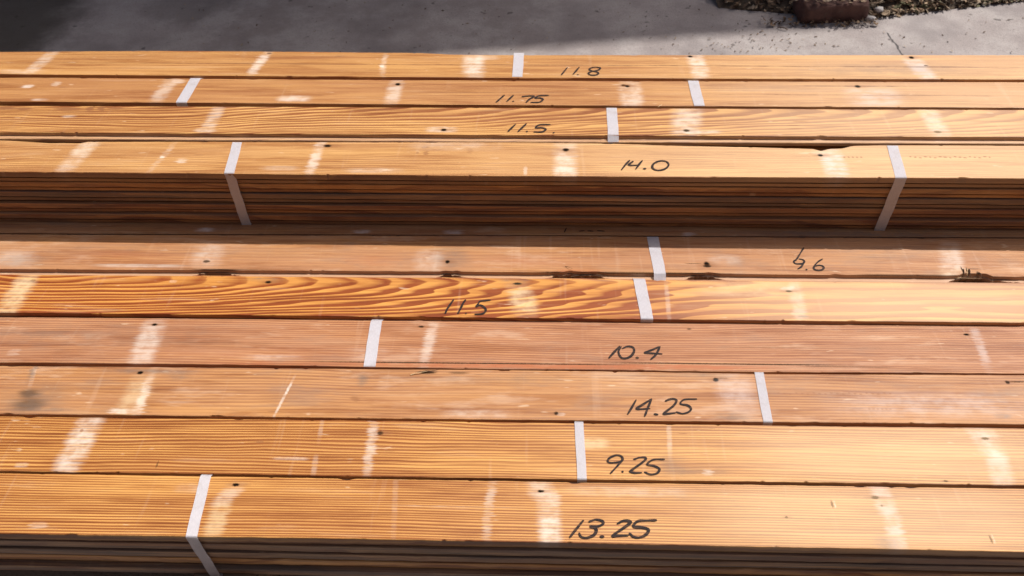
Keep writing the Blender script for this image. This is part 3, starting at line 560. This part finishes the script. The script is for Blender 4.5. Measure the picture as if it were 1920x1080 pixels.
# small splinters standing on the gouged edges
spl_m, t, b = new_mat('dark_splinter'); b.inputs['Roughness'].default_value = .7
tc = t.n('ShaderNodeTexCoord').outputs['Object']
t.put(b.inputs['Base Color'], t.mix(t.noise(tc, 300.), (.035, .02, .012), (.12, .06, .03)))
spl_l, t, b = new_mat('fresh_splinter'); b.inputs['Roughness'].default_value = .6
tc = t.n('ShaderNodeTexCoord').outputs['Object']
t.put(b.inputs['Base Color'], t.mix(t.noise(tc, 300.), (.70, .45, .22), (.80, .60, .36)))
def splinter(spec, p0, p1, zt, wd, mat, lift=.002, dz=.0):
    A = spec['inv'] @ unp(*p0, zt-dz); C = spec['inv'] @ unp(*p1, zt-dz)
    d = (C-A); L = d.length; d.normalize(); n = Vector((-d.y, d.x, 0)).normalized()*wd/2
    V = []; F = []
    for i in range(5):
        q = i/4; c = A+(C-A)*q+Vector((0, 0, .0006+lift*math.sin(q*2.2)))+n*.5*math.sin(i*1.9)
        k = (1-q*.85)
        V += [tuple(c+n*k), tuple(c-n*k), tuple(c+Vector((0, 0, wd*.5*k)))]
    for i in range(4):
        for j in range(3):
            a = i*3+j; b2 = i*3+(j+1) % 3; F.append((a, b2, b2+3, a+3))
    F += [(2, 1, 0), (12, 13, 14)]
    return mesh_obj('splinter', V, F, mat, spec['root'])
s96 = B['9.6']
for p0, p1, wd, m_, lf, dz in (((1060, 500), (1074, 506), .0012, spl_m, .002, 0), ((1036, 516), (1100, 513), .002, spl_m, .003, .008), ((1070, 519), (1134, 514), .0025, spl_m, .002, .008), ((1110, 514), (1138, 520), .0018, spl_l, .002, .008),
                   ((372, 513), (440, 512), .0025, spl_m, .001, .008), ((828, 516), (860, 515), .0025, spl_m, .001, .008), ((1290, 517), (1342, 521), .0028, spl_m, .001, .008), ((1262, 512), (1300, 520), .002, spl_l, .001, .008),
                   ((1790, 524), (1850, 523), .003, spl_m, .001, .008), ((1806, 505), (1808, 522), .0016, spl_m, .002, .0), ((1817, 505), (1819, 524), .0020, spl_m, .002, .0), ((1836, 512), (1842, 524), .0026, spl_m, .002, .0), ((1813, 504), (1812, 520), .0012, spl_l, .003, .0)):
    splinter(s96, p0, p1, 0., wd, m_, lf, dz)
for k, (xa, ln, yy, m2) in enumerate(((1046, 60, 515, 0), (1090, 50, 517, 0), (1100, 46, 513, 1), (1150, 40, 515, 0), (1296, 46, 518, 0), (1250, 44, 514, 1), (1858, 50, 526, 0), (1780, 60, 522, 1), (388, 40, 511, 0), (1874, 44, 523, 0))):
    splinter(s96, (xa, yy), (xa+ln, yy+(1.5 if k % 2 else -1.5)), 0., .0016, spl_l if m2 else spl_m, .0015, .007)
splinter(B['11.75'], (1240, 197), (1233, 203), HB, .0016, spl_l, .001)
splinter(B['14.25'], (770, 703), (806, 697), 0, .0018, spl_l, .002)
splinter(B['14.25'], (792, 698), (822, 696), 0, .003, spl_m, .002)

# ------------------------------------------------------------------ ground
ZG = -HB - .18
cm, t, b = new_mat('weathered_concrete')
tc = t.n('ShaderNodeTexCoord').outputs['Object']; x, y, z = t.sep(tc)
n1 = t.noise(tc, 1.3, 4., .6); n2 = t.noise(tc, 9., 5., .65); n3 = t.noise(tc, 260., 3., .6)
c = t.mix(t.ss(n1, .3, .7), (.25, .215, .205), (.33, .29, .28))
c = t.mix(t.ss(n2, .38, .66, 0., .75), c, (.39, .355, .34))
c = t.mix(t.ss(t.noise(tc, 3.1, 4., .6), .48, .68, 0., .6), c, (.18, .155, .155))
c = t.mix(t.ss(n3, .5, .72, 0., .6), c, (.17, .15, .145))
c = t.mix(t.ss(t.noise(tc, 32., 2., .5), .70, .76, 0., .7), c, (.06, .05, .045))
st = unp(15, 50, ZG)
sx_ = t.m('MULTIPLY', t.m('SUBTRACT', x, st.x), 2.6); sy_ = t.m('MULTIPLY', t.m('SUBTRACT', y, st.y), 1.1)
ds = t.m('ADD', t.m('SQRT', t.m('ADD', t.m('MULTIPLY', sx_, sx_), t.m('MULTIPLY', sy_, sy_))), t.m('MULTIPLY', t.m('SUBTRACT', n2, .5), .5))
c = t.mix(t.ss(ds, .75, .25, 0., .85), c, (.055, .047, .038))     # soft contact shade painted into the slab at far left
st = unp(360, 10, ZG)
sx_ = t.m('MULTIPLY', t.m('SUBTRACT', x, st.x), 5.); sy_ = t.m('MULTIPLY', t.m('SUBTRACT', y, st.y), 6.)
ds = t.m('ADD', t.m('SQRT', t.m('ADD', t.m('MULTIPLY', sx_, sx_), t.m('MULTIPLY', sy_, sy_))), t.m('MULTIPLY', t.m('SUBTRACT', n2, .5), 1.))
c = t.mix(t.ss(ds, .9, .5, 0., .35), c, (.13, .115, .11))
# hairline crack, drawn as short segments on the slab
pts = [(1664, 62), (1674, 78), (1681, 84), (1688, 99), (1706, 118), (1716, 140)]
wp = [unp(px, py, ZG) for px, py in pts]
wob = t.m('MULTIPLY', t.m('SUBTRACT', t.noise(tc, 60., 3., .6), .5), .012)
dmin = None
for A, C in zip(wp, wp[1:]):
    d = C-A; L2 = d.x*d.x+d.y*d.y
    ax = t.m('SUBTRACT', t.m('ADD', x, wob), A.x); ay = t.m('SUBTRACT', y, A.y)
    h = t.m('DIVIDE', t.m('ADD', t.m('MULTIPLY', ax, d.x), t.m('MULTIPLY', ay, d.y)), L2, clamp=True)
    ex = t.m('SUBTRACT', ax, t.m('MULTIPLY', h, d.x)); ey = t.m('SUBTRACT', ay, t.m('MULTIPLY', h, d.y))
    dd = t.m('SQRT', t.m('ADD', t.m('MULTIPLY', ex, ex), t.m('MULTIPLY', ey, ey)))
    dmin = dd if dmin is None else t.m('MINIMUM', dmin, dd)
c = t.mix(t.ss(dmin, .0045, .001, 0., .9), c, (.03, .027, .028))
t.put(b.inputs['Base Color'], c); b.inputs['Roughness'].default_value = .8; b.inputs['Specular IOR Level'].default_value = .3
bp = t.n('ShaderNodeBump'); bp.inputs['Strength'].default_value = .5; bp.inputs['Distance'].default_value = .003
t.put(bp.inputs['Height'], t.m('ADD', n3, t.m('MULTIPLY', n2, 2.))); t.put(b.inputs['Normal'], bp.outputs[0])
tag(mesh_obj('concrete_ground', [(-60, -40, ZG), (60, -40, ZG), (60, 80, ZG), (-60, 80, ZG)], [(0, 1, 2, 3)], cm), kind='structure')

# planting bed at the far right
soil, t, b = new_mat('bed_soil'); tc = t.n('ShaderNodeTexCoord').outputs['Object']
t.put(b.inputs['Base Color'], t.mix(t.ss(t.noise(tc, 40., 5., .7), .3, .7), (.035, .024, .017), (.13, .095, .065))); b.inputs['Roughness'].default_value = .95
bp = t.n('ShaderNodeBump'); bp.inputs['Strength'].default_value = 1; bp.inputs['Distance'].default_value = .01
t.put(bp.inputs['Height'], t.noise(tc, 70., 5., .7)); t.put(b.inputs['Normal'], bp.outputs[0])
eA = unp(1395, 62, ZG); eB = unp(1630, 39, ZG); eC = unp(1920, 4, ZG)
dirc = (eC-eB); dirc.z = 0; dirc.normalize(); nrm = Vector((-dirc.y, dirc.x, 0))
if nrm.y < 0: nrm = -nrm
V = []; F = []; nu, nv = 110, 40
for i in range(nu+1):
    u = -.42+4.4*(i/nu)**1.6
    for j in range(nv+1):
        v = 3.2*(j/nv)**1.8
        p = eB+dirc*u+nrm*(v+max(0, -u)*.42+.008*noise.noise(Vector((u*14, 0, 1))))
        h = .030*min(1, v/.05) + .05*min(v, 1.) + .018*noise.noise(Vector((p.x*9, p.y*9, 0)))*min(1, v/.04)+.008*noise.noise(Vector((p.x*40, p.y*40, 3)))*min(1, v/.02)
        V.append((p.x, p.y, ZG-.006+max(h, 0) if j else ZG-.01))
for i in range(nu):
    for j in range(nv):
        a = i*(nv+1)+j; F.append((a, a+nv+1, a+nv+2, a+1))
tag(mesh_obj('planting_bed', V, F, soil, smooth=True), kind='structure')

leafm = []
for k, cc in enumerate(((.20, .125, .07), (.30, .21, .13), (.10, .06, .035), (.30, .23, .16), (.12, .11, .05))):
    m_, t, b = new_mat('dry_leaf_%s' % 'abcde'[k]); tc = t.n('ShaderNodeTexCoord').outputs['Object']
    t.put(b.inputs['Base Color'], t.mix(t.noise(tc, 90., 3., .6), tuple(v*.6 for v in cc), tuple(min(1, v*1.35) for v in cc))); b.inputs['Roughness'].default_value = .8
    leafm.append(m_)
pb0 = unp(1562, 45, ZG)
rr = random.Random(5); V = []; F = []; FM = []
def leaf(p, L, wd, rz, tilt, mi, curl):
    M_ = Matrix.Translation(p) @ Matrix.Rotation(rz, 4, 'Z') @ Matrix.Rotation(tilt, 4, 'X') @ Matrix.Rotation(rr.uniform(-.5, .5), 4, 'Y')
    b0 = len(V)
    for q, k in ((-1, .15), (-.4, .9), (.3, .8), (1, .1)):
        for s_ in (-1, 0, 1):
            V.append(tuple(M_ @ Vector((q*L/2, s_*wd/2*k, curl*L*(q*q*.4+abs(s_)*.3*k)))))
    for i in range(3):
        for j in range(2):
            a = b0+i*3+j; F.append((a, a+3, a+4, a+1)); FM.append(mi)
for i in range(9000):
    u = rr.uniform(-.42, 2.2)*rr.uniform(.3, 1) if i % 3 else rr.uniform(-.4, .9); v = abs(rr.gauss(0, .45)) if i % 2 else rr.uniform(.0, .25)
    p = eB+dirc*u+nrm*(v+.004+max(0, -u)*.42); h = .030*min(1, v/.05)+.05*min(v, 1.)+.018*noise.noise(Vector((p.x*9, p.y*9, 0)))
    leaf(Vector((p.x, p.y, ZG+max(h, .004)+rr.uniform(0, .012))), rr.uniform(.008, .032), rr.uniform(.004, .015), rr.uniform(0, 6.3), rr.uniform(-.8, .8), rr.choice([0, 0, 1, 1, 2, 3, 3, 4] if u > .1 else [0, 2, 2, 1, 3]), rr.uniform(-.6, .6))
for i in range(170):      # litter on and against the brick
    leaf(Vector((pb0.x+rr.uniform(-.13, .12), pb0.y+rr.uniform(.0, .13), ZG+.068+rr.uniform(0, .008))), rr.uniform(.01, .03), rr.uniform(.006, .015), rr.uniform(0, 6.3), rr.uniform(-.5, .5), rr.choice([0, 1, 2, 3]), rr.uniform(-.4, .4))
for i in range(150):
    leaf(Vector((pb0.x+rr.uniform(-.22, .13), pb0.y+abs(rr.gauss(0, .018))-.02, ZG+.004+rr.uniform(0, .012))), rr.uniform(.006, .02), rr.uniform(.004, .01), rr.uniform(0, 6.3), rr.uniform(-.8, .8), rr.choice([0, 2, 2]), rr.uniform(-.4, .4))
tag(mesh_obj('leaf_litter', V, F, leafm, fmat=FM), 'brown and tan dry leaf litter covering the planting bed', 'leaf litter', kind='stuff')
# crumbs and small leaves blown over the slab
V = []; F = []; FM = []
for i in range(230):
    if i < 60: px, py = rr.gauss(1400, 70), rr.uniform(52, 102)
    else: px, py = rr.uniform(300, 1920), rr.uniform(2, 102)
    p = unp(px, py, ZG)
    leaf(Vector((p.x, p.y, ZG+.003)), rr.uniform(.003, .012), rr.uniform(.002, .006), rr.uniform(0, 6.3), rr.uniform(-.4, .4), rr.choice([2, 2, 2, 0, 3]), rr.uniform(-.4, .4))
tag(mesh_obj('leaf_crumbs', V, F, leafm, fmat=FM), 'dark leaf crumbs scattered on the concrete behind the stack', 'leaf crumbs', kind='stuff')

# old brick lying at the corner of the bed
brm, t, b = new_mat('old_red_brick'); tc = t.n('ShaderNodeTexCoord').outputs['Object']
c = t.mix(t.ss(t.noise(tc, 25., 4., .6), .3, .7), (.07, .032, .025), (.13, .062, .048)); c = t.mix(t.ss(t.noise(tc, 60., 3., .6), .55, .7, 0., .6), c, (.10, .07, .055))
t.put(b.inputs['Base Color'], c); b.inputs['Roughness'].default_value = .9
bp = t.n('ShaderNodeBump'); bp.inputs['Strength'].default_value = .8; bp.inputs['Distance'].default_value = .004
t.put(bp.inputs['Height'], t.noise(tc, 80., 4., .7)); t.put(b.inputs['Normal'], bp.outputs[0])
whm, t, b = new_mat('pale_concrete_chip'); tc = t.n('ShaderNodeTexCoord').outputs['Object']
t.put(b.inputs['Base Color'], t.mix(t.noise(tc, 60., 3.), (.45, .42, .40), (.66, .63, .60))); b.inputs['Roughness'].default_value = .85
def lump(name, size, mat, loc, rz, seed, rnd=.12, tilt=0., cuts=5):
    bm = bmesh.new(); bmesh.ops.create_cube(bm, size=1)
    bmesh.ops.subdivide_edges(bm, edges=bm.edges, cuts=cuts, use_grid_fill=True)
    for v in bm.verts:
        c = v.co.copy(); r_ = max(abs(c.x), abs(c.y), abs(c.z))*2
        s_ = 1 - rnd*((abs(c.x)*2)**4*(abs(c.y)*2)**4+(abs(c.x)*2)**4*(abs(c.z)*2)**4+(abs(c.y)*2)**4*(abs(c.z)*2)**4)*.5
        c *= s_*(1+.10*rnd*4*noise.noise(c*3+Vector((seed, 0, 0))))
        v.co = Vector((c.x*size[0], c.y*size[1], c.z*size[2]))
        v.co += v.co.normalized()*.002*noise.noise(v.co*90+Vector((0, seed, 0)))
    me = bpy.data.meshes.new(name); bm.to_mesh(me); bm.free(); me.materials.append(mat)
    me.polygons.foreach_set('use_smooth', [True]*len(me.polygons))
    o = bpy.data.objects.new(name, me); COL.objects.link(o); o.location = loc; o.rotation_euler = (tilt, 0, rz); return o
rz = math.atan2(dirc.y, dirc.x)
pb = unp(1562, 45, ZG)
bo = lump('old_brick', (.215, .10, .068), brm, (pb.x, pb.y+.052, ZG+.030), rz-.10, 2., .16, .06, 9)
tag(bo, 'dark red old brick lying in shade at the corner of the planting bed', 'brick')
for (px, py, sx, sy, sz, r2, lab) in ((1629, 38, .034, .018, .014, -.5, 'larger pale concrete chip on the slab by the bed corner'), (1644, 30, .026, .02, .016, .3, 'smaller greyish concrete chip at the edge of the leaf litter')):
    p = unp(px, py, ZG); o = lump('concrete_chip', (sx, sy, sz), whm, (p.x, p.y, ZG+sz*.5+(0 if px < 1640 else .012)), r2, px, .3, .1, 3)
    tag(o, lab, 'concrete chip', 'pale concrete chips by the bed corner')
# curled dry leaf stem at the shade line
p0 = unp(1457, 53, ZG); V = []; F = []
for i in range(9):
    q = i/8; c = Vector((p0.x+.028*q, p0.y-.006*math.sin(q*2.4)-.012*q, ZG+.003+.006*math.sin(q*3.1)))
    for j in range(5):
        a = j*2*math.pi/5; V.append((c.x+.0016*math.cos(a)*.6, c.y+.0016*math.cos(a), c.z+.0016*math.sin(a)))
for i in range(8):
    for j in range(5): F.append((i*5+j, i*5+(j+1) % 5, (i+1)*5+(j+1) % 5, (i+1)*5+j))
tag(mesh_obj('twig', V, F, leafm[2]), 'small dark curled twig on the concrete at the shade line', 'twig')

# pale pipe whose end just shows in the top left corner
pp = unp(28, -2, ZG); pm, t, b = new_mat('pale_pipe'); tc = t.n('ShaderNodeTexCoord').outputs['Object']
t.put(b.inputs['Base Color'], t.mix(t.noise(tc, 30.), (.50, .52, .60), (.66, .68, .74))); b.inputs['Roughness'].default_value = .4
V = []; F = []
for i, xx in enumerate((pp.x-2.2, pp.x+.055)):
    for ro in (.012, .0095):
        for j in range(20):
            a = j*math.pi/10; V.append((xx, pp.y+.01+ro*math.cos(a), ZG+.012+ro*math.sin(a)))
for j in range(20):
    k = (j+1) % 20
    F += [(j, k, 40+k, 40+j), (20+k, 20+j, 60+j, 60+k), (40+j, 40+k, 60+k, 60+j), (k, j, 20+j, 20+k)]
tag(mesh_obj('plastic_pipe', V, F, pm, smooth=False), 'pale pipe lying on the shaded concrete, its end in the top left corner', 'pipe')

# timber bearers that carry the stack
tm_ = edge_mats[2]
for i, xx in enumerate((-1.25, -.42, .45, 1.25)):
    r0 = empty('timber_bearer', (xx, .40, ZG)); tag(r0, ('leftmost', 'second from left', 'second from right', 'rightmost')[i]+' doubled timber bearer under the stack', 'timber bearer', 'timber bearers under the stack')
    for k in range(2):
        bm = bmesh.new(); bmesh.ops.create_cube(bm, size=1)
        for v in bm.verts: v.co = Vector((v.co.x*.089, (v.co.y+.5)*1.18, (v.co.z+.5)*.0895))
        bmesh.ops.bevel(bm, geom=bm.edges, offset=.003, segments=2, affect='EDGES')
        me = bpy.data.meshes.new('timber'); bm.to_mesh(me); bm.free(); me.materials.append(tm_)
        o = bpy.data.objects.new('timber', me); COL.objects.link(o); o.parent = r0; o.location = (0, 0, k*.09)

# ------------------------------------------------------------------ lean-to roof out of view, beyond the stack: it casts the shade on the slab
RH = 5.0
def up(p): return Vector((p.x+SUN.x/SUN.z*RH, p.y+SUN.y/SUN.z*RH, ZG+RH))
g0 = unp(840, 101, ZG); g1 = unp(1650, 44, ZG)
dl = (g1-g0).normalized(); nn = Vector((-dl.y, dl.x, 0))
if nn.y < 0: nn = -nn
rf = empty('unseen_lean_to', (up(g0).x, up(g0).y, ZG)); tag(rf, 'unseen open lean-to roof on posts beyond the stack that shades the slab', 'lean-to')
rm, t, b = new_mat('grey_roof_sheet'); tc = t.n('ShaderNodeTexCoord').outputs['Object']
t.put(b.inputs['Base Color'], t.mix(t.noise(tc, 5., 4.), (.12, .11, .10), (.2, .19, .18))); b.inputs['Roughness'].default_value = .6
org = rf.location.copy()
e0 = up(g0)-dl*3.2-org; e1 = up(g0)+dl*((up(g1)-up(g0)).length+.0)-org
V = []; F = []
N = 60
for i in range(N+1):
    q = e0.lerp(e1, i/N); h = .02*(i % 2)
    for v in (0, 8.):
        V.append(tuple(q+nn*v+Vector((0, 0, h+v*.12)))); V.append(tuple(q+nn*v+Vector((0, 0, h+v*.12-.012))))
for i in range(N):
    a = i*4; F += [(a, a+4, a+6, a+2), (a+1, a+3, a+7, a+5), (a, a+1, a+5, a+4), (a+2, a+6, a+7, a+3)]
F += [(0, 2, 3, 1), (N*4, N*4+1, N*4+3, N*4+2)]
mesh_obj('roof', V, F, rm, rf)
for q, v in ((e0, .4), (e1, 4.6), (e0, 4.6), (e0.lerp(e1, .5), 4.6)):
    p = q+nn*v; z1 = RH+v*.12-.015; s_ = .05
    Vp = [(p.x+a*s_, p.y+c*s_, z) for z in (0, z1) for a, c in ((-1, -1), (1, -1), (1, 1), (-1, 1))]
    mesh_obj('post', Vp, [(3, 2, 1, 0), (4, 5, 6, 7), (0, 1, 5, 4), (1, 2, 6, 5), (2, 3, 7, 6), (3, 0, 4, 7)], tm_, rf)

# added dark screen behind the viewer (never in view): it closes off the sky
wk = empty('sky_blocker', (0, -1.5, ZG)); tag(wk, 'added dark boarded screen behind the viewer, unseen, blocks the sky', 'sky blocker')
wm_, t, b = new_mat('dark_screen_boards'); tc = t.n('ShaderNodeTexCoord').outputs['Object']
t.put(b.inputs['Base Color'], t.mix(t.noise(tc, 6., 4.), (.05, .032, .022), (.085, .055, .038))); b.inputs['Roughness'].default_value = .8
V = []; F = []
for i in range(40):
    x0 = -6+i*.3; k = len(V); d = .004*(i % 2)
    for z in (0, 4.2):
        for yy in (-.03, d):
            V += [(x0+.003, yy, z), (x0+.297, yy, z)]
    F += [(k, k+1, k+5, k+4), (k+2, k+6, k+7, k+3), (k, k+4, k+6, k+2), (k+1, k+3, k+7, k+5), (k, k+2, k+3, k+1), (k+4, k+5, k+7, k+6)]
mesh_obj('sky_screen', V, F, wm_, wk)

# added dark screen beyond the top left edge, unseen: deepens the shade there
V = []; F = []
o3 = rf.location
for i in range(22):
    x0 = -6+i*.29; k = len(V); d = .006*(i % 2)
    for z in (0, 2.9):
        for yy in (3.15, 3.12-d): V += [(x0+.004-o3.x, yy-o3.y, z), (x0+.286-o3.x, yy-o3.y, z)]
    F += [(k, k+1, k+5, k+4), (k+2, k+6, k+7, k+3), (k, k+4, k+6, k+2), (k+1, k+3, k+7, k+5), (k, k+2, k+3, k+1), (k+4, k+5, k+7, k+6)]
mesh_obj('sky_screen', V, F, wm_, rf)
